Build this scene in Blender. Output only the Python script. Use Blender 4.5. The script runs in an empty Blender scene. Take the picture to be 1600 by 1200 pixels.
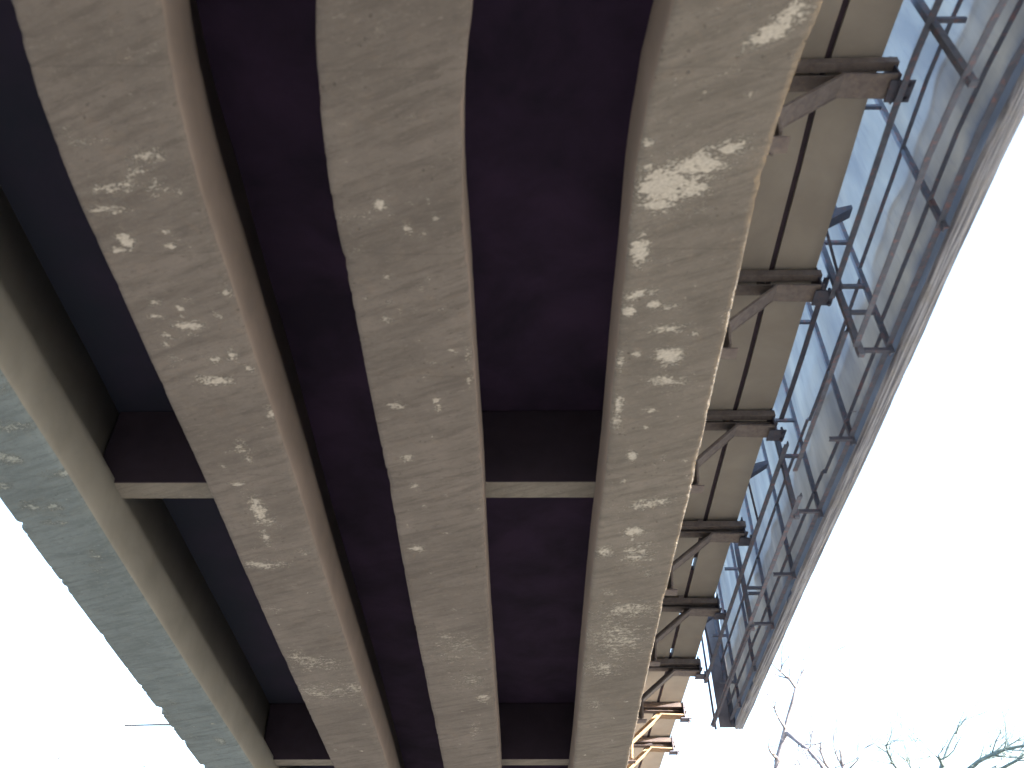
import bpy, math, random
import numpy as np
from mathutils import Vector, noise

# ------------------------------------------------------------------ camera, sky, sun, exposure
scene = bpy.context.scene
COL = scene.collection
H0 = 1.6                       # camera height above the ground
FPX = 1400.0                   # focal length in pixels of the 1600 px wide photograph
EL = math.atan(1275.0 / FPX)   # the camera looks this far up
ce, se = math.cos(EL), math.sin(EL)

cam_data = bpy.data.cameras.new("camera")
cam = bpy.data.objects.new("camera", cam_data)
COL.objects.link(cam)
cam_data.sensor_width = 36.0
cam_data.lens = 36.0 * FPX / 1600.0
cam_data.clip_start = 0.05
cam_data.clip_end = 3000
cam.location = (0, 0, H0)
cam.rotation_euler = (math.pi / 2 + EL, 0, 0.0037)
scene.camera = cam
cam_data.dof.use_dof = True          # the near end of the bridge is out of focus
cam_data.dof.focus_distance = 13.0
cam_data.dof.aperture_fstop = 1.35

SUN_EL = math.radians(9.5)
sun_dir = Vector((1.0, -0.6, 0)).normalized() * math.cos(SUN_EL)
sun_dir.z = math.sin(SUN_EL)
world = bpy.data.worlds.new("World")
scene.world = world
world.use_nodes = True
wn = world.node_tree.nodes
wl = world.node_tree.links
wn.clear()
sky = wn.new('ShaderNodeTexSky')
sky.sky_type = 'NISHITA'
sky.sun_disc = False
sky.sun_elevation = SUN_EL
sky.sun_rotation = math.atan2(sun_dir.x, sun_dir.y)
sky.air_density = 1.0
sky.dust_density = 6.0
sky.ozone_density = 1.0
bg = wn.new('ShaderNodeBackground')
bg.inputs['Strength'].default_value = 0.15
wo = wn.new('ShaderNodeOutputWorld')
wl.new(sky.outputs[0], bg.inputs[0])
wl.new(bg.outputs[0], wo.inputs[0])

sl = bpy.data.lights.new("sun", 'SUN')
sl.energy = 3.6
sl.angle = math.radians(0.5)
sl.color = (1.0, 0.95, 0.87)
sun = bpy.data.objects.new("sun", sl)
COL.objects.link(sun)
sun.rotation_euler = (-sun_dir).to_track_quat('-Z', 'Y').to_euler()
sun.location = (40, -24, 20)

vs = scene.view_settings
vs.view_transform = 'Standard'
vs.look = 'None'
vs.gamma = 1.0
vs.use_curve_mapping = False
vs.exposure = 3.6
scene.cycles.max_bounces = 8
scene.cycles.diffuse_bounces = 5

random.seed(7)

# ------------------------------------------------------------------ helpers
def ray_yz(row):
    """ratio Y/Z of the viewing ray through a row of the photograph, bridge heights counted from the camera"""
    v = row - 600.0
    return (FPX * ce + v * se) / (FPX * se - v * ce)

# rolling-shutter wobble put into the bridge's shape: sideways deviation along its length (m)
_rows = [0, 75, 150, 300, 450, 600, 750, 900, 1050, 1200]
_px = [18.8, 7.5, -2.5, -10.5, -6.9, -4.6, -0.5, -0.5, 2.5, 6.5]
_Y = [ray_yz(r) * 4.3 for r in _rows]
_D = [p * (y * ce + 4.3 * se) / FPX for p, y in zip(_px, _Y)]
def shutter_wobble(Y):
    if Y <= _Y[0]:
        u = _Y[0] - Y
        return _D[0] + 0.12 * (1 - math.exp(-u / 0.9))
    if Y >= _Y[-1]: return _D[-1]
    for i in range(len(_Y) - 1):
        if Y <= _Y[i + 1]:
            t = (Y - _Y[i]) / (_Y[i + 1] - _Y[i])
            p0 = _D[max(i - 1, 0)]; p1 = _D[i]; p2 = _D[i + 1]; p3 = _D[min(i + 2, len(_D) - 1)]
            return 0.5 * ((2 * p1) + (-p0 + p2) * t + (2 * p0 - 5 * p1 + 4 * p2 - p3) * t * t + (-p0 + 3 * p1 - 3 * p2 + p3) * t ** 3)

def soffit_point(x, row, z=4.3):
    Y = ray_yz(row) * z
    X = (x - 807.0) * (Y * ce + z * se) / FPX
    return X - shutter_wobble(Y), Y
def at(x, row, Y):
    """point of the photograph at distance Y -> world"""
    z = Y / ray_yz(row)
    return Vector(((x - 807.0) * (Y * ce + z * se) / FPX, Y, z + H0))

class MB:
    """collects shapes given in bridge coordinates (X, Y, height above camera); bend=True follows the rolling-shutter wobble"""
    def __init__(s, bend=True):
        s.v = []; s.f = []; s.bend = bend
    def add(s, vs_, fs_):
        n = len(s.v)
        s.v += [tuple(p) for p in vs_]
        s.f += [tuple(n + i for i in f) for f in fs_]
    def box(s, x0, x1, y0, y1, z0, z1):
        s.add([(x0, y0, z0), (x1, y0, z0), (x1, y1, z0), (x0, y1, z0), (x0, y0, z1), (x1, y0, z1), (x1, y1, z1), (x0, y1, z1)],
              [(3, 2, 1, 0), (4, 5, 6, 7), (0, 1, 5, 4), (1, 2, 6, 5), (2, 3, 7, 6), (3, 0, 4, 7)])
    def bar(s, p, q, w, h, up=(0, 0, 1), seg=1):
        """rectangular bar from p to q; w across, h along up"""
        p = Vector(p); q = Vector(q); d = (q - p).normalized()
        a = d.cross(Vector(up)).normalized(); b = a.cross(d).normalized()
        vs_ = []; fs_ = []
        for i in range(seg + 1):
            c = p.lerp(q, i / seg)
            for sx, sy in ((-1, -1), (1, -1), (1, 1), (-1, 1)):
                vs_.append(c + a * (sx * w / 2) + b * (sy * h / 2))
        for i in range(seg):
            for k in range(4):
                fs_.append((i * 4 + k, i * 4 + (k + 1) % 4, i * 4 + 4 + (k + 1) % 4, i * 4 + 4 + k))
        fs_.append((3, 2, 1, 0)); e = seg * 4; fs_.append((e, e + 1, e + 2, e + 3))
        s.add(vs_, fs_)
    def angle(s, p, q, w, t=0.008, up=(0, 0, 1), flip=1, seg=1):
        """L section bar: two thin legs"""
        p = Vector(p); q = Vector(q); d = (q - p).normalized()
        a = d.cross(Vector(up)).normalized(); b = a.cross(d).normalized()
        s.bar(p + b * (t / 2), q + b * (t / 2), w, t, up, seg)
        o = a * (flip * (w / 2 - t / 2)) + b * (t + (w - t) / 2)
        s.bar(p + o, q + o, t, w - t, up, seg)
    def tube(s, pts, rad, n=6):
        pts = [Vector(p) for p in pts]; vs_ = []; fs_ = []
        for i, p in enumerate(pts):
            d = (pts[min(i + 1, len(pts) - 1)] - pts[max(i - 1, 0)]).normalized()
            a = d.cross(Vector((0.31, 0.2, 0.93))).normalized(); b = d.cross(a)
            for k in range(n):
                t = 2 * math.pi * k / n
                vs_.append(p + (a * math.cos(t) + b * math.sin(t)) * rad[i])
        for i in range(len(pts) - 1):
            for k in range(n):
                fs_.append((i * n + k, i * n + (k + 1) % n, (i + 1) * n + (k + 1) % n, (i + 1) * n + k))
        fs_.append(tuple(range(n - 1, -1, -1))); e = (len(pts) - 1) * n; fs_.append(tuple(range(e, e + n)))
        s.add(vs_, fs_)
    def build(s, name, mat, parent=None, smooth=False, attr=None):
        me = bpy.data.meshes.new(name)
        if s.bend:
            vv = [(x + shutter_wobble(y), y, z + H0) for x, y, z in s.v]
        else:
            vv = s.v
        if parent is not None:
            l = parent.matrix_basis.translation
            root = parent
            vv = [(x - l.x, y - l.y, z - l.z) for x, y, z in vv]
            if parent.parent is not None:
                l2 = parent.parent.matrix_basis.translation
                vv = [(x - l2.x, y - l2.y, z - l2.z) for x, y, z in vv]
        me.from_pydata(vv, [], s.f)
        me.update()
        if smooth:
            me.polygons.foreach_set('use_smooth', [True] * len(me.polygons))
        if attr is not None:
            at_ = me.attributes.new('flake', 'FLOAT', 'POINT')
            at_.data.foreach_set('value', attr)
        me.materials.append(mat)
        o = bpy.data.objects.new(name, me)
        COL.objects.link(o)
        if parent is not None: o.parent = parent
        return o

def tag(o, label=None, cat=None, group=None, kind=None):
    if label: o['label'] = label
    if cat: o['category'] = cat
    if group: o['group'] = group
    if kind: o['kind'] = kind
    return o
def empty(name, loc, label, cat, group=None):
    o = bpy.data.objects.new(name, None)
    o.empty_display_size = 0.2
    COL.objects.link(o); o.location = loc
    return tag(o, label, cat, group)

# ------------------------------------------------------------------ materials
def mat_new(name):
    m = bpy.data.materials.new(name); m.use_nodes = True
    nt = m.node_tree; b = nt.nodes['Principled BSDF']
    return m, nt, b
def N(nt, t, **kw):
    n = nt.nodes.new(t)
    for k, v in kw.items():
        if k in n.inputs: n.inputs[k].default_value = v
        else: setattr(n, k, v)
    return n
def coords(nt, scale=(1, 1, 1), rot=(0, 0, 0), src='Object'):
    tc = N(nt, 'ShaderNodeTexCoord')
    o_ = tc.outputs[src]
    if any(rot):                       # turn first, then stretch
        mr = N(nt, 'ShaderNodeMapping'); mr.inputs['Rotation'].default_value = rot
        nt.links.new(o_, mr.inputs[0]); o_ = mr.outputs[0]
    mp = N(nt, 'ShaderNodeMapping')
    mp.inputs['Scale'].default_value = scale
    nt.links.new(o_, mp.inputs[0])
    return mp.outputs[0]
def noise_tex(nt, vec, scale, detail=4, rough=0.55, dist=0):
    n = N(nt, 'ShaderNodeTexNoise')
    n.inputs['Scale'].default_value = scale; n.inputs['Detail'].default_value = detail
    n.inputs['Roughness'].default_value = rough; n.inputs['Distortion'].default_value = dist
    nt.links.new(vec, n.inputs['Vector'])
    return n.outputs['Fac']
def rng(nt, fac, a, b, c=0.0, d=1.0):
    n = N(nt, 'ShaderNodeMapRange')
    n.inputs['From Min'].default_value = a; n.inputs['From Max'].default_value = b
    n.inputs['To Min'].default_value = c; n.inputs['To Max'].default_value = d
    nt.links.new(fac, n.inputs['Value'])
    return n.outputs['Result']
def math2(nt, op, a, b):
    n = N(nt, 'ShaderNodeMath', operation=op)
    for i, x in enumerate((a, b)):
        if isinstance(x, (int, float)): n.inputs[i].default_value = x
        else: nt.links.new(x, n.inputs[i])
    return n.outputs[0]
def mix(nt, fac, c1, c2, blend='MIX'):
    n = N(nt, 'ShaderNodeMix', data_type='RGBA', blend_type=blend)
    if isinstance(fac, (int, float)): n.inputs[0].default_value = fac
    else: nt.links.new(fac, n.inputs[0])
    for i, c in ((6, c1), (7, c2)):
        if isinstance(c, tuple): n.inputs[i].default_value = (*c, 1)
        else: nt.links.new(c, n.inputs[i])
    return n.outputs[2]
def bump(nt, b, h, strength, dist):
    n = N(nt, 'ShaderNodeBump')
    n.inputs['Strength'].default_value = strength; n.inputs['Distance'].default_value = dist
    nt.links.new(h, n.inputs['Height']); nt.links.new(n.outputs[0], b.inputs['Normal'])

def concrete(name, base, pale, flakes=True, tilt=0.40):
    m, nt, b = mat_new(name)
    v = coords(nt)
    vstreak = coords(nt, (1.3, 10, 3), (0, 0, tilt))
    vfine = coords(nt, (5, 48, 8), (0, 0, tilt * 0.7))
    big = noise_tex(nt, v, 1.3, 5, 0.6)
    mid = noise_tex(nt, v, 7, 6, 0.62, 0.4)
    st = noise_tex(nt, vstreak, 1.6, 5, 0.6, 0.3)
    fi = noise_tex(nt, vfine, 1.5, 4, 0.6)
    grit = noise_tex(nt, v, 95, 3, 0.6)
    dark = tuple(c * 0.78 for c in base)
    light = tuple(c * 1.12 for c in base)
    c = mix(nt, rng(nt, big, 0.32, 0.68), dark, light)
    c = mix(nt, rng(nt, st, 0.45, 0.66, 0, 0.62), c, tuple(x * 0.58 for x in base))
    c = mix(nt, rng(nt, fi, 0.50, 0.72, 0, 0.28), c, light)
    c = mix(nt, rng(nt, mid, 0.56, 0.74, 0, 0.40), c, tuple(x * 0.60 for x in base))
    c = mix(nt, rng(nt, mid, 0.28, 0.44, 0.22, 0), c, (base[0] * 1.25, base[1] * 1.1, base[2] * 0.95))
    # board joints left by the formwork, across the girder
    wv = N(nt, 'ShaderNodeTexWave', wave_type='BANDS', bands_direction='Y', wave_profile='SAW')
    wv.inputs['Scale'].default_value = 0.27; wv.inputs['Distortion'].default_value = 0.5
    wv.inputs['Detail Scale'].default_value = 3.0
    nt.links.new(coords(nt), wv.inputs['Vector'])
    c = mix(nt, rng(nt, wv.outputs['Fac'], 0.985, 0.998, 0, 0.30), c, tuple(x * 0.45 for x in base))
    # pock marks
    vo = N(nt, 'ShaderNodeTexVoronoi'); vo.inputs['Scale'].default_value = 16
    nt.links.new(v, vo.inputs['Vector'])
    pits = rng(nt, math2(nt, 'ADD', vo.outputs['Distance'], math2(nt, 'MULTIPLY', mid, 0.25)), 0.14, 0.30, 1, 0)
    pits = math2(nt, 'MULTIPLY', pits, rng(nt, noise_tex(nt, v, 2.3, 2), 0.5, 0.6))
    c = mix(nt, math2(nt, 'MULTIPLY', pits, 0.55), c, tuple(x * 0.35 for x in base))
    vsc = coords(nt, (7, 22, 7), (0, 0, tilt * 0.8))
    sc1 = noise_tex(nt, vsc, 2.2, 8, 0.75, 0.8)
    c = mix(nt, math2(nt, 'MULTIPLY', rng(nt, sc1, 0.56, 0.66), rng(nt, big, 0.40, 0.56, 0.25, 0.80)), c, tuple(x * 0.50 for x in base))
    c = mix(nt, math2(nt, 'MULTIPLY', rng(nt, sc1, 0.42, 0.34), rng(nt, big, 0.60, 0.44, 0.12, 0.45)), c, tuple(x * 1.65 for x in base))
    c = mix(nt, rng(nt, grit, 0.35, 0.65, 0.10, 0), c, tuple(x * 0.5 for x in base))
    h = math2(nt, 'ADD', math2(nt, 'ADD', math2(nt, 'MULTIPLY', st, 0.5), math2(nt, 'MULTIPLY', sc1, 0.45)), math2(nt, 'MULTIPLY', grit, 0.12))
    h = math2(nt, 'SUBTRACT', math2(nt, 'ADD', h, math2(nt, 'MULTIPLY', mid, 0.5)), math2(nt, 'MULTIPLY', pits, 0.4))
    if flakes:
        a = N(nt, 'ShaderNodeAttribute', attribute_name='flake')
        vf = coords(nt, (8, 15, 8), (0, 0, tilt * 0.6))
        n1 = noise_tex(nt, vf, 1.6, 7, 0.68, 0.6)
        n2 = noise_tex(nt, vf, 6.0, 4, 0.6)
        s = math2(nt, 'ADD', a.outputs['Fac'], math2(nt, 'MULTIPLY', math2(nt, 'SUBTRACT', n1, 0.5), 2.3))
        s = math2(nt, 'ADD', s, math2(nt, 'MULTIPLY', math2(nt, 'SUBTRACT', n2, 0.5), 1.5))
        core = rng(nt, s, 0.58, 0.86)
        halo = rng(nt, s, 0.22, 0.62, 0, 0.32)
        c = mix(nt, halo, c, tuple(x * 0.55 for x in pale))
        tone = mix(nt, rng(nt, n2, 0.35, 0.65), tuple(x * 0.72 for x in pale), pale)
        c = mix(nt, math2(nt, 'MULTIPLY', core, 0.92), c, tone)
        # a rim of broken dark concrete round each patch
        rim = math2(nt, 'MULTIPLY', rng(nt, s, 0.44, 0.54), rng(nt, s, 0.60, 0.54))
        c = mix(nt, math2(nt, 'MULTIPLY', rim, 0.30), c, tuple(x * 0.45 for x in base))
        h = math2(nt, 'SUBTRACT', h, math2(nt, 'MULTIPLY', core, 0.5))
    nt.links.new(c, b.inputs['Base Color'])
    b.inputs['Roughness'].default_value = 0.95
    b.inputs['Specular IOR Level'].default_value = 0.2
    bump(nt, b, h, 0.85, 0.028)
    return m

def simple(name, base, dark, scale=6, rough=0.7, metal=0.0, rust=None, stretch=(1, 1, 1), b_str=0.3, lo=0.35, hi=0.65):
    m, nt, b = mat_new(name)
    v = coords(nt, stretch)
    n = noise_tex(nt, v, scale, 6, 0.6, 0.3)
    c = mix(nt, rng(nt, n, lo, hi), dark, base)
    if rust:
        n2 = noise_tex(nt, coords(nt), scale * 1.7, 6, 0.7, 0.5)
        c = mix(nt, rng(nt, n2, 0.52, 0.66), c, rust)
    nt.links.new(c, b.inputs['Base Color'])
    b.inputs['Roughness'].default_value = rough
    b.inputs['Metallic'].default_value = metal
    bump(nt, b, n, b_str, 0.01)
    return m

BASE = (0.205, 0.186, 0.176)
M_G = concrete('weathered_concrete', BASE, (0.62, 0.585, 0.54))
M_G4 = concrete('sandy_concrete', (0.240, 0.222, 0.206), (0.68, 0.65, 0.60))
M_G1 = concrete('glare_tinted_concrete', (0.205, 0.252, 0.278), (0.42, 0.47, 0.47))  # teal lens glare put into the concrete colour
M_SLAB = simple('smooth_concrete', (0.365, 0.345, 0.318), (0.30, 0.28, 0.258), 1.6, 0.95, b_str=0.2)
M_SIDE = simple('bounce_lit_concrete', (0.250, 0.208, 0.190), (0.20, 0.168, 0.152), 1.5, 0.95, b_str=0.25)  # smooth brown girder sides, lightened in the colour for bounced light
M_SIDE1 = simple('bounce_lit_grey_concrete', (0.275, 0.272, 0.250), (0.22, 0.218, 0.20), 1.5, 0.95, b_str=0.25)  # same for the leftmost girder: bounced light painted into its sides
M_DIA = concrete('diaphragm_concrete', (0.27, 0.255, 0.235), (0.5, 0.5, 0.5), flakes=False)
M_DECK = simple('bay_shaded_concrete', (0.027, 0.019, 0.050), (0.016, 0.011, 0.032), 3, 0.95)  # shade between the girders painted as a dark colour
M_DCB = simple('shaded_beam_face', (0.032, 0.023, 0.042), (0.022, 0.016, 0.030), 3, 0.95)  # shade on the cross beam sides painted as a dark colour
M_FILL = simple('bitumen_filler', (0.035, 0.022, 0.04), (0.02, 0.015, 0.022), 12, 0.9)
M_BR = simple('old_steel_paint', (0.215, 0.195, 0.195), (0.14, 0.122, 0.130), 14, 0.85, 0, (0.22, 0.19, 0.175), b_str=0.4)
M_BRO = simple('sunlit_ochre_steel', (0.24, 0.175, 0.115), (0.16, 0.11, 0.075), 14, 0.85)  # warm sunlight on the far struts painted into the steel colour
M_BRD = simple('shade_darkened_steel', (0.075, 0.06, 0.062), (0.045, 0.036, 0.04), 14, 0.85)  # far beams and plates darkened in colour, standing in for shade
M_FR = simple('grey_steel_paint', (0.125, 0.145, 0.20), (0.085, 0.10, 0.145), 10, 0.7, 0, (0.21, 0.13, 0.15), b_str=0.3)
M_FRD = simple('dark_steel', (0.080, 0.090, 0.135), (0.052, 0.058, 0.09), 10, 0.7, 0, (0.12, 0.085, 0.10))
M_HEM = simple('weathered_hem', (0.44, 0.47, 0.55), (0.16, 0.17, 0.21), 2.2, 0.9, 0, (0.29, 0.30, 0.32), (30, 0.7, 10), 0.7, 0.40, 0.60)
M_BARK = simple('pale_bark', (0.15, 0.15, 0.18), (0.10, 0.10, 0.125), 9, 0.9)
M_BARK2 = simple('mossy_bark', (0.12, 0.17, 0.185), (0.08, 0.12, 0.135), 9, 0.9)
M_GROUND = simple('dusty_ground', (0.150, 0.146, 0.138), (0.098, 0.095, 0.090), 0.7, 0.95)
M_CABLE = simple('black_cable', (0.05, 0.05, 0.05), (0.03, 0.03, 0.03), 9, 0.6)

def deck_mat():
    m, nt, b = mat_new('bay_shade_and_flare')
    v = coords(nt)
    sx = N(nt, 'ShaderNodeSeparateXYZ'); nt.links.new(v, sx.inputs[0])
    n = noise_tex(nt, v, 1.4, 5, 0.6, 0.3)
    c = mix(nt, rng(nt, n, 0.35, 0.65), (0.014, 0.008, 0.028), (0.038, 0.021, 0.060))  # darkness of the bays painted into the deck colour
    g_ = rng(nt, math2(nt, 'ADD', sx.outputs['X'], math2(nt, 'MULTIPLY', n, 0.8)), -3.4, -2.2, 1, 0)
    c = mix(nt, math2(nt, 'MULTIPLY', g_, 0.85), c, (0.018, 0.027, 0.050))  # bluish lens flare painted over the left bay
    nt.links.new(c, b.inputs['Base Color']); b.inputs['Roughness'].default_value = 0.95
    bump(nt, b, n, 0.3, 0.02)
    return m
M_DECK2 = deck_mat()

def vinyl():
    m, nt, b = mat_new('faded_vinyl')
    v = coords(nt, (1, 1.0, 0.28))
    n = noise_tex(nt, v, 2.4, 4, 0.5, 0.3)
    c = mix(nt, rng(nt, n, 0.35, 0.65), (0.150, 0.180, 0.232), (0.262, 0.302, 0.345))
    n2 = noise_tex(nt, coords(nt, (1, 9, 1.2)), 2.0, 5, 0.6)
    c = mix(nt, rng(nt, n2, 0.55, 0.75, 0, 0.35), c, (0.09, 0.11, 0.19))
    # the lowest band of the print is a deeper blue
    sx = N(nt, 'ShaderNodeSeparateXYZ'); nt.links.new(coords(nt), sx.inputs[0])
    wob = math2(nt, 'ADD', sx.outputs['Z'], math2(nt, 'MULTIPLY', n2, 0.12))
    c = mix(nt, rng(nt, wob, 0.30, 0.42, 0.85, 0), c, (0.075, 0.115, 0.205))
    nt.links.new(c, b.inputs['Base Color'])
    b.inputs['Roughness'].default_value = 0.8
    b.inputs['Specular IOR Level'].default_value = 0.15
    tr = N(nt, 'ShaderNodeBsdfTranslucent')
    nt.links.new(c, tr.inputs['Color'])
    mx = N(nt, 'ShaderNodeMixShader'); mx.inputs[0].default_value = 0.03
    out = nt.nodes['Material Output']
    nt.links.new(b.outputs[0], mx.inputs[1]); nt.links.new(tr.outputs[0], mx.inputs[2])
    nt.links.new(mx.outputs[0], out.inputs[0])
    return m
M_VIN = vinyl()

# ------------------------------------------------------------------ ground
g = MB(False)
nx = 60
for i in range(nx + 1):
    for j in range(nx + 1):
        x = -600 + 1200 * i / nx; y = -600 + 1200 * j / nx
        g.v.append((x, y, 0))
for i in range(nx):
    for j in range(nx):
        a = i * (nx + 1) + j
        g.f.append((a, a + nx + 1, a + nx + 2, a + 1))
tag(g.build('ground', M_GROUND), 'pale dusty ground beneath the bridge', 'ground', kind='structure')

# ------------------------------------------------------------------ the bridge
bridge = empty('road_bridge', (0, 0, 0), 'concrete road bridge seen from below, four worn flaking girders under a dark deck', 'bridge')

SOF, DECK = 4.3, 5.6
Ylist = list(np.arange(-9, 1.5, 0.25)) + list(np.arange(1.5, 14.0, 0.025)) + list(np.arange(14.0, 27.01, 0.25))

def fl(x, y, rx, ry, s=1.0, tilt=0.0): return (x, y, rx, ry, s, tilt)
FLK = {
 'g1': [fl(20,665,30,10,.8), fl(15,715,20,8,1), fl(97,740,24,6,.9), fl(8,757,12,6,.8), fl(50,790,15,9,.9), fl(85,790,12,6,.9), fl(85,815,28,5,.7), fl(150,866,8,8,.8),
        fl(150,886,13,8,.5), fl(250,1120,26,12,.6), fl(265,1098,18,6,.6), fl(345,1157,8,5,1), fl(20,600,40,14,.4), fl(240,1175,15,6,.5), fl(300,1150,12,5,.5)],
 'g2': [fl(190,290,45,10,.9,.2), fl(237,240,32,9,.95,.25), fl(215,268,26,9,.8,.2), fl(252,292,24,12,.8), fl(172,326,28,7,.9), fl(200,374,13,11,1.1), fl(188,389,17,5,1.1), fl(262,360,12,5,.9),
        fl(270,383,9,5,1.1), fl(285,300,7,6,1), fl(108,205,16,6,.6), fl(130,220,22,8,.5), fl(165,215,12,6,.6), fl(245,472,11,6,1), fl(285,481,5,5,1.1), fl(248,493,15,4,1.1), fl(298,508,24,7,1.2), fl(358,457,8,9,.9),
        fl(342,492,9,5,1), fl(262,522,8,5,1), fl(262,537,7,4,1), fl(300,521,16,4,.8), fl(277,560,12,5,.9), fl(340,560,12,8,.9), fl(365,555,12,11,.9), fl(337,593,28,8,1.1), fl(393,576,6,9,.9), fl(425,645,6,11,.9),
        fl(380,703,13,8,.9), fl(392,718,6,5,1), fl(352,728,6,5,.8), fl(404,793,12,22,1), fl(415,815,24,8,.8), fl(418,838,8,14,.9), fl(408,882,24,6,1), fl(440,880,18,5,.8), fl(475,862,12,7,.6),
        fl(470,1030,16,14,.7), fl(500,1036,42,12,.7), fl(512,1080,54,13,.7), fl(556,1075,14,9,.8), fl(375,755,14,4,.9), fl(240,160,18,3,.7,.3), fl(220,85,30,4,.5,.3), fl(430,950,10,5,.6)],
 'g3': [fl(597,320,9,9,1.25), fl(641,355,6,8,1.1), fl(572,337,40,10,.55), fl(684,342,5,4,1), fl(608,498,7,4,1.1), fl(621,634,13,4,1.15), fl(686,632,5,15,.85), fl(640,715,9,5,1), fl(652,760,6,5,1),
        fl(735,555,5,15,.7), fl(737,595,4,8,1), fl(660,450,5,4,1), fl(655,857,14,5,.9), fl(720,1015,44,26,.62), fl(735,1062,26,15,.62), fl(757,1090,10,6,.9), fl(700,995,20,8,.6), fl(680,565,14,4,.6), fl(700,485,6,4,.7), fl(620,1135,14,5,.5), fl(745,1140,8,14,.6)],
 'g4': [fl(1040,292,42,34,1.25), fl(1090,262,62,26,1.15,.4), fl(1140,232,34,12,1.1,.4), fl(1030,320,24,12,1.1), fl(1080,295,32,14,1.1), fl(1003,392,14,24,1.25), fl(1016,223,11,7,1.2), fl(1212,52,32,20,1.3,.4), fl(1240,22,26,16,1.2,.4),
        fl(1100,20,30,4,.5,.3), fl(1160,110,50,4,.5,.3), fl(1000,462,28,9,1.0,.3), fl(1025,475,12,8,1.1), fl(985,487,12,9,1), fl(1048,515,32,8,.95), fl(1047,556,22,13,1.15), fl(1045,597,36,13,.8), fl(972,565,7,18,1), fl(1000,553,8,5,1.1),
        fl(969,632,8,14,1), fl(966,660,8,12,1), fl(1020,641,10,4,1.1), fl(1010,668,7,3,1), fl(990,712,8,9,1), fl(1070,720,8,4,.8), fl(1020,786,40,9,.85,.2), fl(995,831,18,7,1.05), fl(1000,866,32,18,.8), fl(950,862,14,7,1), fl(1015,895,14,6,.7),
        fl(965,1000,48,34,.72), fl(985,955,52,16,.72), fl(945,1045,30,14,.75), fl(1065,850,12,5,.7), fl(955,925,14,6,.7), fl(1050,480,20,5,.8), fl(1100,330,16,4,.5), fl(1165,385,8,8,.7), fl(1138,500,6,20,.6), fl(1120,590,6,14,.5), fl(930,1100,12,8,.6)],
}

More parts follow.
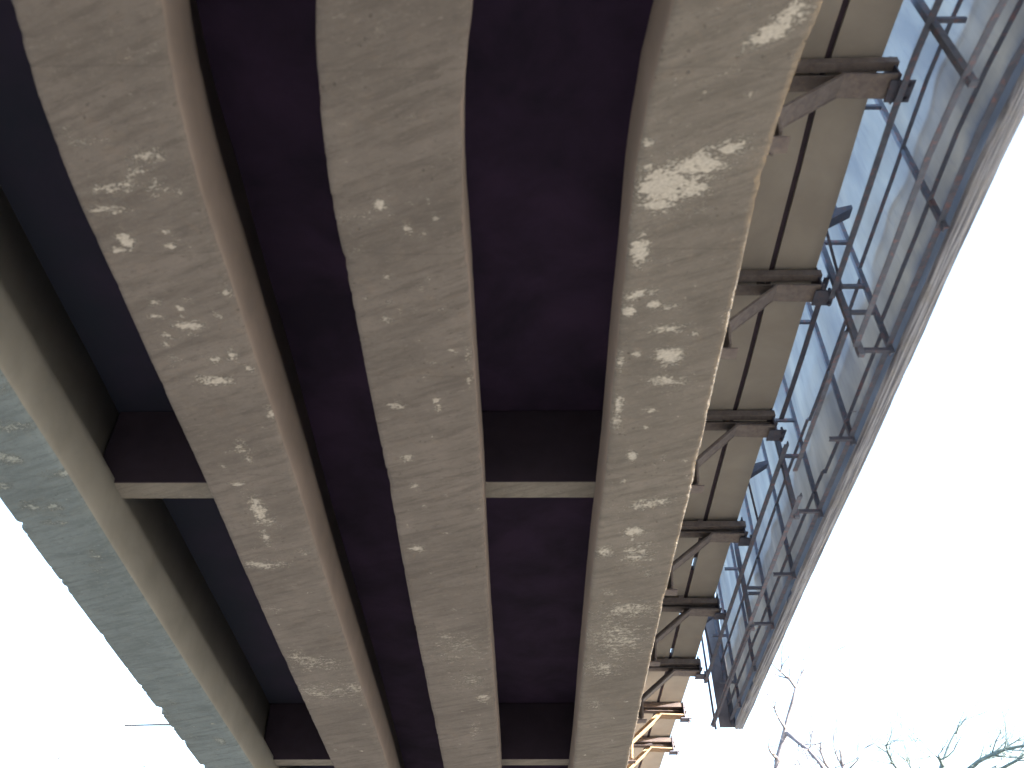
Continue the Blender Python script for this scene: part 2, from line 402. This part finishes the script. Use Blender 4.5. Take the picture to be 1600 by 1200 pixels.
def girder(x0, x1, key, mat, seed, ragL, ragR):
    w = x1 - x0
    prof = [(x0 + 0.22, DECK - 0.002), (x0 + 0.22, 5.02), (x0 + 0.01, SOF + 0.50)]
    for z in (0.42, 0.34, 0.26, 0.19, 0.13, 0.08, 0.045): prof.append((x0, SOF + z))
    nl = len(prof)
    prof += [(x0 + 0.004, SOF + 0.018), (x0 + 0.018, SOF + 0.004)]
    ns = 28
    for i in range(1, ns): prof.append((x0 + 0.018 + (w - 0.036) * i / ns, SOF))
    cr = 0.25 if key == 'g4' else 1.0
    prof += [(x1 - 0.018 * cr, SOF + 0.004 * cr), (x1 - 0.004 * cr, SOF + 0.018 * cr)]
    nr = len(prof)
    for z in (0.045, 0.08, 0.13, 0.19, 0.26, 0.34, 0.42): prof.append((x1, SOF + z))
    prof += [(x1 - 0.01, SOF + 0.50), (x1 - 0.22, 5.02), (x1 - 0.22, DECK - 0.002)]
    # flake field
    F = []
    for (x, y, rx, ry, s_, tl) in FLK[key]:
        cx, cy = soffit_point(x, y)
        ax, _ = soffit_point(x + rx, y)
        _, by = soffit_point(x, y + ry)
        F.append((cx, cy, abs(ax - cx) , abs(by - cy), s_, tl))
    rs = random.Random(int(seed * 10))
    for _ in range(70):
        F.append((rs.uniform(x0 + 0.03, x1 - 0.03), rs.uniform(2.0, 13.0), rs.uniform(0.006, 0.03), rs.uniform(0.008, 0.03), rs.uniform(0.45, 1.0), 0.2))
    F = np.array(F)
    mb = MB()
    at_ = []
    npf = len(prof)
    for Y in Ylist:
        for i, (px, pz) in enumerate(prof):
            x, z = px, pz
            n = noise.noise(Vector((px * 2.2 + seed, Y * 1.1, pz)))
            n2 = noise.noise(Vector((px * 9 + seed, Y * 7, pz * 9)))
            if pz < 4.85:
                if nl - 1 < i < nr:
                    z += 0.003 * n + 0.0025 * n2
                else:
                    x += 0.0025 * n + 0.002 * n2
            # chipped arrises
            for side, rag in ((0, ragL), (1, ragR)):
                d = abs(px - (x0 if side == 0 else x1)) + abs(pz - SOF)
                if d < 0.09:
                    c = noise.noise(Vector((Y * 3.1, seed * 3 + side * 9, 1.0))) + 0.6 * noise.noise(Vector((Y * 11, seed + side * 5, 4.0))) + 0.35 * noise.noise(Vector((Y * 29, seed, 7.0)))
                    c = max(0.0, c - 0.06) * rag * (1 - d / 0.09)
                    x += c * (1 if side == 0 else -1)
                    z += c * 0.8
            mb.v.append((x, Y, z))
            a = 0.0
            if pz < SOF + 0.05:
                dx = (px - F[:, 0]); dy = (Y - F[:, 1])
                dx, dy = dx, dy - F[:, 5] * dx * -1.0
                q = (dx / (F[:, 2] * 1.15)) ** 2 + (dy / (F[:, 3] * 1.15)) ** 2
                a = float(np.max(F[:, 4] * np.exp(-q * 0.8)))
                if Y < 2.2 or Y > 14:
                    a = max(a, 0.75 * max(0.0, noise.noise(Vector((px * 3, Y * 2, seed))) - 0.1))
            at_.append(a)
    for j in range(len(Ylist) - 1):
        b0 = j * npf
        for i in range(npf - 1):
            mb.f.append((b0 + i, b0 + i + 1, b0 + npf + i + 1, b0 + npf + i))
        mb.f.append((b0 + npf - 1, b0, b0 + npf, b0 + 2 * npf - 1))
    mb.f.append(tuple(range(npf - 1, -1, -1))); e = (len(Ylist) - 1) * npf; mb.f.append(tuple(range(e, e + npf)))
    o = mb.build('girder', mat, bridge, smooth=True, attr=at_)
    # keep faces outward
    o.data.flip_normals()
    o.data.materials.append(M_SIDE1 if key == 'g1' else M_SIDE)
    idx = [1 if abs(p_.normal.x) > 0.8 else 0 for p_ in o.data.polygons]
    o.data.polygons.foreach_set('material_index', idx)
    return o

G = [(-4.287, -3.586), (-2.507, -1.770), (-1.026, -0.257), (0.722, 1.445)]
o = girder(*G[0], 'g1', M_G1, 1.3, 0.075, 0.02); tag(o, 'leftmost girder, grey with a teal glare tint and a ragged outer edge')
o = girder(*G[1], 'g2', M_G, 5.7, 0.012, 0.02); tag(o, 'second girder from the left, peppered with small pale flakes')
o = girder(*G[2], 'g3', M_G, 9.1, 0.028, 0.03); tag(o, 'middle girder, mostly bare grey brown concrete')
o = girder(*G[3], 'g4', M_G4, 14.9, 0.03, 0.012); tag(o, 'rightmost girder with a large pale scaled patch')

# deck slab between and over the girders, bent with the bridge
d = MB()
ys = list(np.arange(-9, 27.01, 1.0))
for a, b_ in zip(ys[:-1], ys[1:]):
    pass
def strip(mb, x0, x1, z0, z1, ys):
    n0 = len(mb.v)
    for y in ys: mb.v += [(x0, y, z0), (x1, y, z0), (x1, y, z1), (x0, y, z1)]
    for i in range(len(ys) - 1):
        for k in range(4):
            mb.f.append((n0 + i * 4 + k, n0 + i * 4 + 4 + k, n0 + i * 4 + 4 + (k + 1) % 4, n0 + i * 4 + (k + 1) % 4))
    e = n0 + (len(ys) - 1) * 4
    mb.f.append((n0, n0 + 1, n0 + 2, n0 + 3)); mb.f.append((e + 3, e + 2, e + 1, e))
ysf = list(np.arange(-9, 27.01, 0.25))
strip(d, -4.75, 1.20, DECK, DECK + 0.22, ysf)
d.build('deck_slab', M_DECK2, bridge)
d = MB(); strip(d, 1.204, 2.09, DECK - 0.01, DECK + 0.10, ysf); d.build('overhang_slab', M_SLAB, bridge)
d = MB(); strip(d, 2.135, 2.47, DECK - 0.012, DECK + 0.10, ysf); tag(d.build('footway_slab', M_SLAB, bridge), 'narrow outer slab strip beyond the open joint')
d = MB(); strip(d, -5.1, -4.754, DECK, DECK + 0.18, ysf); d.build('overhang_slab', M_SLAB, bridge)
# joint filler, fallen out here and there so that the sky shows
holes = [(870, 889), (957, 966), (1012, 1024), (1029, 1036)]
segs = []; y = -9.0
for r0, r1 in holes:
    a = ray_yz(r0) * 5.62; b_ = ray_yz(r1) * 5.62
    segs.append((y, a)); y = b_
segs.append((y, 27.0))
d = MB()
for a, b_ in segs:
    yy = list(np.arange(a, b_, 0.3)) + [b_]
    strip(d, 2.0925, 2.1325, DECK + 0.005, DECK + 0.06, yy)
d.build('joint_filler', M_FILL, bridge)
# surfacing on top with kerbs
d = MB(); strip(d, -4.4, 1.7, DECK + 0.224, DECK + 0.30, ysf); d.build('road_surface', M_FILL, bridge)
# cross beams
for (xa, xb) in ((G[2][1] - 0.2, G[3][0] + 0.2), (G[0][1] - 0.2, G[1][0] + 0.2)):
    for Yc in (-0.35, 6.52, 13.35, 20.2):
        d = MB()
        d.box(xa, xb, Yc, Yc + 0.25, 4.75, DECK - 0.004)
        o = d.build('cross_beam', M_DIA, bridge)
        o.data.materials.append(M_DCB)          # side faces darkened in colour for shade; soffit stays plain
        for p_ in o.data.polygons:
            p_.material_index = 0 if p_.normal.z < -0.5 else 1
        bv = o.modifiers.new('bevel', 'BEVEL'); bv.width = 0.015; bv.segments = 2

# ------------------------------------------------------------------ steel brackets carrying the billboard
BR = [ray_yz(r) * 5.45 for r in (130, 452, 667, 834, 951, 1046, 1114, 1166)]
BL = ['nearest steel bracket, large and blurred at the upper right',
      'second nearest steel bracket, with a broad bent strut below its beam',
      'third nearest steel bracket, level with a billboard tie plate',
      'fourth nearest steel bracket, its beam ending in front of the billboard lattice',
      'fifth nearest steel bracket, where the billboard meets the slab edge against sky',
      'sixth nearest steel bracket, its dark end poking out against the white sky',
      'seventh nearest steel bracket, with a sunlit orange strut',
      'farthest steel bracket, sunlit at the bottom of the picture']
for i, Y in enumerate(BR):
    r = random.Random(40 + i)
    root = empty('steel_bracket', (1.45 + shutter_wobble(Y), Y, 5.45 + H0), BL[i], 'bracket', 'steel brackets bracing the billboard')
    dz = r.uniform(-0.02, 0.02); dx = r.uniform(-0.045, 0.045); tw = r.uniform(-0.035, 0.035)
    m = MB()
    m.angle((1.20, Y - 0.055, 5.505 + dz), (2.52 + dx, Y - 0.055 + tw, 5.49 + dz), 0.066, 0.009)
    m.angle((1.20, Y + 0.040, 5.475 + dz), (2.55 + dx, Y + 0.040 + tw, 5.455 + dz), 0.11, 0.012, flip=-1)
    m.box(2.02, 2.08, Y - 0.08, Y + 0.075, 5.555, 5.589)
    m.build('beam', M_BR if i < 6 else M_BRD, root)
    # bent strut: foot on the girder web, knee, then level to the tip
    m = MB()
    P = [(1.64, Y + 0.03, 4.78), (1.66, Y + 0.02, 5.0), (2.14 + dx, Y - 0.005, 5.40), (2.50 + dx, Y - 0.005, 5.385)]
    for a, b_ in zip(P[:-1], P[1:]):
        a = Vector(a); b2 = Vector(b_); e_ = (b2 - a).normalized() * 0.012
        m.bar(a - e_, b2 + e_, 0.175, 0.020, up=(0.5, 0, 1) if abs((b2 - a).z) < 0.3 else (1, 0, 0.2))
        m.bar(a - e_ + Vector((0, 0.081, 0.045)), b2 + e_ + Vector((0, 0.081, 0.045)), 0.013, 0.085, up=(0.5, 0, 1) if abs((b2 - a).z) < 0.3 else (1, 0, 0.2))
    m.build('strut', M_BR if i < 6 else M_BRO, root)
    m = MB()
    m.box(1.446, 1.70, Y - 0.05, Y + 0.062, 4.72, 4.732); m.box(1.446, 1.456, Y - 0.05, Y + 0.062, 4.736, 4.98)
    m.build('foot_plate', M_BR if i < 6 else M_BRD, root)
    m = MB()
    m.box(2.44 + dx, 2.60 + dx, Y - 0.07, Y + 0.085, 5.34, 5.352); m.box(2.49 + dx, 2.502 + dx, Y - 0.10, Y + 0.11, 5.36, 5.60)
    m.build('end_plate', M_FRD, root)
    for yy in (Y - 0.04, Y + 0.055):
        m = MB()
        m.tube([(2.57 + dx, yy, 5.31), (2.57 + dx, yy, 5.40)], [0.014, 0.014], 6)
        m.build('bolt', M_FRD, root)

# ------------------------------------------------------------------ billboard along the outer edge of the bridge
bb = empty('billboard', (2.7 + shutter_wobble(0), 0, 4.6 + H0), 'long blue-grey billboard seen from behind, rusty steel lattice behind faded sheeting', 'billboard')
YB0, YB1, ZB, ZT = -3.5, 11.84, 4.6, 7.5
XI, XO = 2.58, 2.82
# sheet with soft vertical folds
m = MB()
ny, nz = 420, 24
for i in range(ny + 1):
    Y = YB0 + (YB1 - YB0) * i / ny
    for j in range(nz + 1):
        z = ZB + 0.03 + (ZT - ZB - 0.03) * j / nz
        t = 2 * math.pi * Y / 1.08
        a = 0.024 * math.sin(t) + 0.010 * math.sin(2 * t + 1) + 0.022 * noise.noise(Vector((Y * 1.9, z * 0.5, 3))) * 2 + 0.006 * noise.noise(Vector((Y * 6, z * 0.9, 8)))
        m.v.append((2.885 + a, Y, z))
for i in range(ny):
    for j in range(nz):
        a = i * (nz + 1) + j
        m.f.append((a, a + 1, a + nz + 2, a + nz + 1))
m.build('sheeting', M_VIN, bb, smooth=True)
# folded, weathered lower hem
m = MB()
yy = list(np.arange(YB0, YB1, 0.06)) + [YB1]
n0 = 0
K = 8
for Y in yy:
    w1 = 0.008 * noise.noise(Vector((Y * 1.4, 5, 1))) + 0.003 * noise.noise(Vector((Y * 7, 2, 1)))
    w2 = 0.005 * noise.noise(Vector((Y * 2.0, 9, 4)))
    pr = [(2.855, 0.07), (2.853, 0.01), (2.872, -0.004), (2.895, 0.006 + w2), (2.915, -0.006 + w2), (2.938, 0.004), (2.955 + w1, -0.002), (2.957 + w1, 0.08)]
    for px, pz in pr: m.v.append((px, Y, ZB + pz))
for i in range(len(yy) - 1):
    for k in range(K):
        m.f.append((i * K + k, i * K + (k + 1) % K, (i + 1) * K + (k + 1) % K, (i + 1) * K + k))
m.f.append(tuple(range(K - 1, -1, -1))); e = (len(yy) - 1) * K; m.f.append(tuple(range(e, e + K)))
m.build('hem', M_HEM, bb)
# end flap of the sheeting, slightly short of the end post
m = MB()
for j in range(13):
    z = ZB + 0.02 + (ZT - ZB) * j / 12
    o_ = 0.01 * noise.noise(Vector((z * 2, 0, 0)))
    for x in (2.655 + o_, 2.72, 2.80, 2.884): m.v.append((x, YB1 - 0.005 + 0.02 * noise.noise(Vector((x * 9, z, 0))), z))
for j in range(12):
    for k in range(3):
        a = j * 4 + k; m.f.append((a, a + 1, a + 5, a + 4))
m.build('end_flap', simple('grey_flap', (0.20, 0.20, 0.24), (0.12, 0.12, 0.15), 4, 0.8), bb)
# posts
for k, Y in enumerate([-3.0, -0.7, 1.45, 3.6, 4.75, 5.83, 6.9, 8.0, 9.08, 10.15, 11.2, 11.78]):
    m = MB(); m.angle((XO, Y, ZB + 0.03), (XO, Y, ZT), 0.036, 0.007, up=(0, 1, 0)); m.build('outer_post', M_FR, bb)
for Y in [-1.75, 0.40, 2.58, 4.75, 6.88, 9.05, 11.84]:
    w = 0.046 if Y != 11.84 else 0.026
    m = MB(); m.bar((XI if Y != 11.84 else 2.60, Y, ZB), (XI if Y != 11.84 else 2.60, Y, ZT - 0.1), w, w * 0.9, up=(0, 1, 0)); m.build('inner_post', M_FR, bb)
# rails: three frame sections hung at slightly different heights
def rail(x, z, y0, y1, w, mat, name='rail'):
    m = MB(); m.angle((x, y0, z), (x, y1, z), w, 0.009, seg=max(1, int((y1 - y0) / 0.4))); m.build(name, mat, bb)
SECT = [(-3.5, 4.72, 5.30, 4.66, 4.93), (4.78, 6.55, 5.50, 4.885, 4.86), (6.58, 11.80, 5.215, 4.63, 4.90)]
for y0, y1, za, zb, zo in SECT:
    rail(XI - 0.035, za, y0, y1 + (0.1 if y1 < 5 else 0), 0.045, M_FRD if y0 > 0 and y0 < 6 else M_FR)
    rail(XI - 0.035, zb, y0, y1, 0.040, M_FR)
    rail(XO - 0.012, zo, y0, y1, 0.030, M_FR, 'outer_rail')
    rail(XO - 0.012, zo + 0.62, y0, y1, 0.030, M_FR, 'outer_rail')
rail(XO - 0.012, ZB + 0.10, -3.5, 11.80, 0.04, M_FR, 'outer_rail')
rail(XI - 0.035, 5.93, 5.9, 11.83, 0.045, M_FRD)
rail(XI - 0.035, 6.05, -3.5, 4.7, 0.045, M_FR)
rail(XI, 7.1, -3.5, 11.80, 0.05, M_FR)
rail(XO, 7.2, -3.5, 11.80, 0.05, M_FR)
rail(XI - 0.02, ZB + 0.012, 9.0, 11.80, 0.03, M_FRD)
# ties between the two frame planes
for Y, zs in ((0.40, (5.35, 5.05, 6.05)), (2.58, (5.36, 5.72, 6.3)), (3.6, (6.08,)), (4.75, (5.35, 5.05, 5.9, 4.64)), (5.81, (6.05, 4.65)), (6.88, (5.30, 5.75, 4.66)), (9.05, (5.10, 5.03, 4.66)), (9.9, (5.85,)), (8.0, (4.66,)), (11.2, (4.95, 5.6))):
    for z in zs:
        m = MB(); m.angle((XI + 0.03, Y, z), (XO - 0.02, Y, z), 0.030, 0.007); m.build('tie', M_FR if z > 4.7 else M_FRD, bb)
# triangular tie plates from the slab edge to the frame
for Y in (1.05, 4.42, 7.78, 11.05):
    m = MB()
    T = [(2.475, 5.70), (2.475, 5.84), (2.74, 5.92), (2.74, 5.88)]
    vs_ = [(x, Y - 0.05, z) for x, z in T] + [(x, Y + 0.05, z) for x, z in T]
    m.add(vs_, [(0, 1, 2, 3), (7, 6, 5, 4), (0, 4, 5, 1), (1, 5, 6, 2), (2, 6, 7, 3), (3, 7, 4, 0)])
    m.build('tie_plate', M_FRD, bb)
    m = MB(); m.bar((2.50, Y + 0.02, 5.70), (2.60, Y + 0.30, 5.30), 0.022, 0.022); m.build('brace', M_FRD, bb)
# loose wire end
m = MB(); m.tube([(XO, 5.83, 4.80), (XO - 0.02, 5.72, 4.84), (XO - 0.05, 5.62, 4.80), (XO - 0.06, 5.50, 4.70)], [0.004] * 4, 5); m.build('loose_wire', M_FRD, bb)

# ------------------------------------------------------------------ iron rod sticking out of the leftmost girder
Yr = ray_yz(1131) * 4.34
m = MB()
m.tube([(-4.26, Yr, 4.335), (-4.45, Yr + 0.003, 4.336), (-4.60, Yr, 4.332), (-4.86, Yr + 0.004, 4.328)], [0.012, 0.011, 0.010, 0.010], 8)
rod = m.build('iron_rod', M_BR)
tag(rod, 'thin iron rod sticking out of the leftmost girder into the white sky', 'rod')

# ------------------------------------------------------------------ bare trees
def grow(mb, p, d, L, r, depth, rnd, up=0.05):
    n = 4
    pts = [p.copy()]; rad = [r]
    for i in range(n):
        d = (d + Vector((rnd.uniform(-.22, .22), rnd.uniform(-.22, .22), rnd.uniform(-.12, .2) + up))).normalized()
        p = p + d * (L / n)
        pts.append(p.copy()); rad.append(r * (1 - 0.55 * (i + 1) / n))
        if depth > 0 and rnd.random() < 0.75:
            side = d.cross(Vector((rnd.uniform(-1, 1), rnd.uniform(-1, 1), rnd.uniform(-1, 1)))).normalized()
            nd = (d * 0.75 + side * rnd.uniform(0.5, 0.9)).normalized()
            grow(mb, p.copy(), nd, L * rnd.uniform(0.5, 0.75), rad[-1] * 0.62, depth - 1, rnd, up)
    mb.tube(pts, rad, 5 if r > 0.01 else 3)

def tree(name, label, mat, Y, stem, limbs, seed, depth=2, cat='tree'):
    """stem: (x, row, radius m) up the trunk; limbs: lists of the same, nearest the trunk first"""
    rnd = random.Random(seed)
    top0 = at(stem[0][0], stem[0][1], Y)
    base = Vector((top0.x + rnd.uniform(-0.4, 0.4), Y + rnd.uniform(-0.2, 0.3), 0.0))
    root = empty(name, base, label, cat, 'bare winter trees beyond the bridge')
    t = MB(False)
    r0 = stem[0][2] * 0.95
    pts = [base + Vector((0, 0, -0.1)), base.lerp(top0, 0.3) + Vector((0.08, 0.05, 0)), base.lerp(top0, 0.65) + Vector((-0.08, 0.02, 0))]
    rad = [r0 * 2.0, r0 * 1.6, r0 * 1.25]
    yo = 0
    for x, r_, w in stem:
        pts.append(at(x, r_, Y + yo)); rad.append(w * 0.95); yo += rnd.uniform(-0.15, 0.2)
    t.tube(pts, rad, 8)
    t.build('trunk', mat, root, smooth=True)
    for L in limbs:
        b = MB(False)
        yo = rnd.uniform(0, 0.1); sgn = rnd.choice((-1, 1))
        P = []
        for x, r_, w in L:
            P.append(at(x, r_, Y + yo)); yo += sgn * rnd.uniform(0.1, 0.35)
        b.tube(P, [w * (1.5 if seed == 3 else 1.15) for _, _, w in L], 5)
        for i in range(1, len(P)):
            dd = (P[i] - P[i - 1]).normalized()
            for _ in range(3):
                s_ = dd.cross(Vector((rnd.uniform(-1, 1), rnd.uniform(-1, 1), rnd.uniform(-1, 1)))).normalized()
                grow(b, P[i].copy(), (dd * 0.8 + s_ * 0.6).normalized(), rnd.uniform(0.4, 1.0), max(0.0075, L[i][2] * 0.5), depth, rnd)
        b.build('limb', mat, root, smooth=True)
    return root

tree('bare_tree', 'bare tree with one forked grey stem beside the end of the billboard', M_BARK, 16.0,
     [(1214, 1215, .075), (1217, 1190, .07), (1224, 1160, .055), (1233, 1125, .05), (1240, 1100, .045), (1246, 1076, .035)],
     [[(1246, 1076, .026), (1236, 1062, .022), (1222, 1050, .018), (1208, 1037, .008)],
      [(1246, 1076, .020), (1254, 1055, .015), (1262, 1040, .010), (1270, 1030, .004)],
      [(1248, 1080, .014), (1262, 1065, .011), (1280, 1052, .010), (1298, 1034, .009), (1310, 1016, .004)],
      [(1228, 1138, .022), (1218, 1122, .016), (1212, 1108, .010), (1214, 1098, .005)],
      [(1231, 1146, .026), (1248, 1160, .022), (1264, 1172, .020), (1280, 1190, .020), (1292, 1206, .018)],
      [(1217, 1188, .028), (1206, 1176, .016), (1202, 1166, .006)]], 3, 2)
tree('bare_tree', 'slim bare tree rising between the forked tree and the right-hand trees', M_BARK, 17.5,
     [(1326, 1260, .06), (1322, 1225, .05), (1318, 1195, .038), (1314, 1172, .022)],
     [[(1322, 1225, .03), (1292, 1196, .026), (1284, 1176, .018), (1283, 1164, .010)],
      [(1318, 1200, .022), (1308, 1180, .014), (1303, 1164, .007)],
      [(1320, 1210, .022), (1340, 1190, .010), (1352, 1170, .005)],
      [(1300, 1240, .03), (1270, 1206, .018), (1252, 1196, .008), (1160, 1180, .004)]], 8, 2)
tree('bare_tree', 'bluish bare tree with a leaning fork near the lower right corner', M_BARK2, 17.0,
     [(1462, 1262, .09), (1468, 1225, .08), (1475, 1198, .07), (1484, 1170, .05), (1494, 1148, .038), (1508, 1130, .018)],
     [[(1475, 1198, .04), (1470, 1188, .03), (1468, 1180, .014)],
      [(1494, 1148, .020), (1498, 1138, .014), (1500, 1130, .006)],
      [(1468, 1225, .035), (1410, 1212, .024), (1397, 1195, .020), (1389, 1178, .022), (1386, 1166, .016), (1390, 1158, .008)],
      [(1455, 1235, .03), (1430, 1212, .020), (1420, 1192, .016), (1417, 1184, .008)],
      [(1440, 1215, .012), (1432, 1160, .004), (1410, 1138, .004)]], 21, 2)
tree('bare_tree', 'thickly twigged bare tree filling the lower right corner', M_BARK2, 18.0,
     [(1490, 1290, .10), (1500, 1240, .085), (1512, 1205, .06)],
     [[(1512, 1205, .045), (1530, 1190, .036), (1550, 1180, .032), (1570, 1172, .028), (1600, 1166, .022), (1630, 1160, .012)],
      [(1550, 1182, .026), (1566, 1176, .022), (1580, 1180, .018), (1600, 1184, .012)],
      [(1530, 1225, .04), (1560, 1205, .03), (1588, 1190, .024), (1610, 1172, .014)],
      [(1552, 1184, .018), (1574, 1168, .014), (1590, 1158, .010), (1604, 1150, .006)],
      [(1535, 1190, .018), (1548, 1170, .010), (1562, 1150, .006), (1575, 1120, .004)],
      [(1575, 1180, .020), (1560, 1196, .016), (1548, 1212, .014)]], 33, 2)
tree('bare_tree', 'bare tree far on the left whose top twigs just enter below the girder', M_BARK, 20.0,
     [(120, 1300, .08), (128, 1260, .05), (140, 1230, .03)],
     [[(128, 1260, .03), (105, 1220, .016), (95, 1196, .009), (92, 1186, .005)],
      [(140, 1230, .022), (180, 1212, .012), (220, 1198, .008), (228, 1186, .005)]], 44, 1)

# ------------------------------------------------------------------ thin overhead cable
m = MB(False)
P = []
for i in range(25):
    t = i / 24
    p = Vector((2.0 + 36 * t, 30.0, 0))
    row_z = 1.6 + 30.0 / ray_yz(776)
    p.z = row_z + 0.9 * (t - 0.5) ** 2
    P.append(p)
m.tube(P, [0.004] * 25, 5)
c = m.build('overhead_cable', M_CABLE)
tag(c, 'thin overhead cable almost lost in the white sky at the right', 'cable')
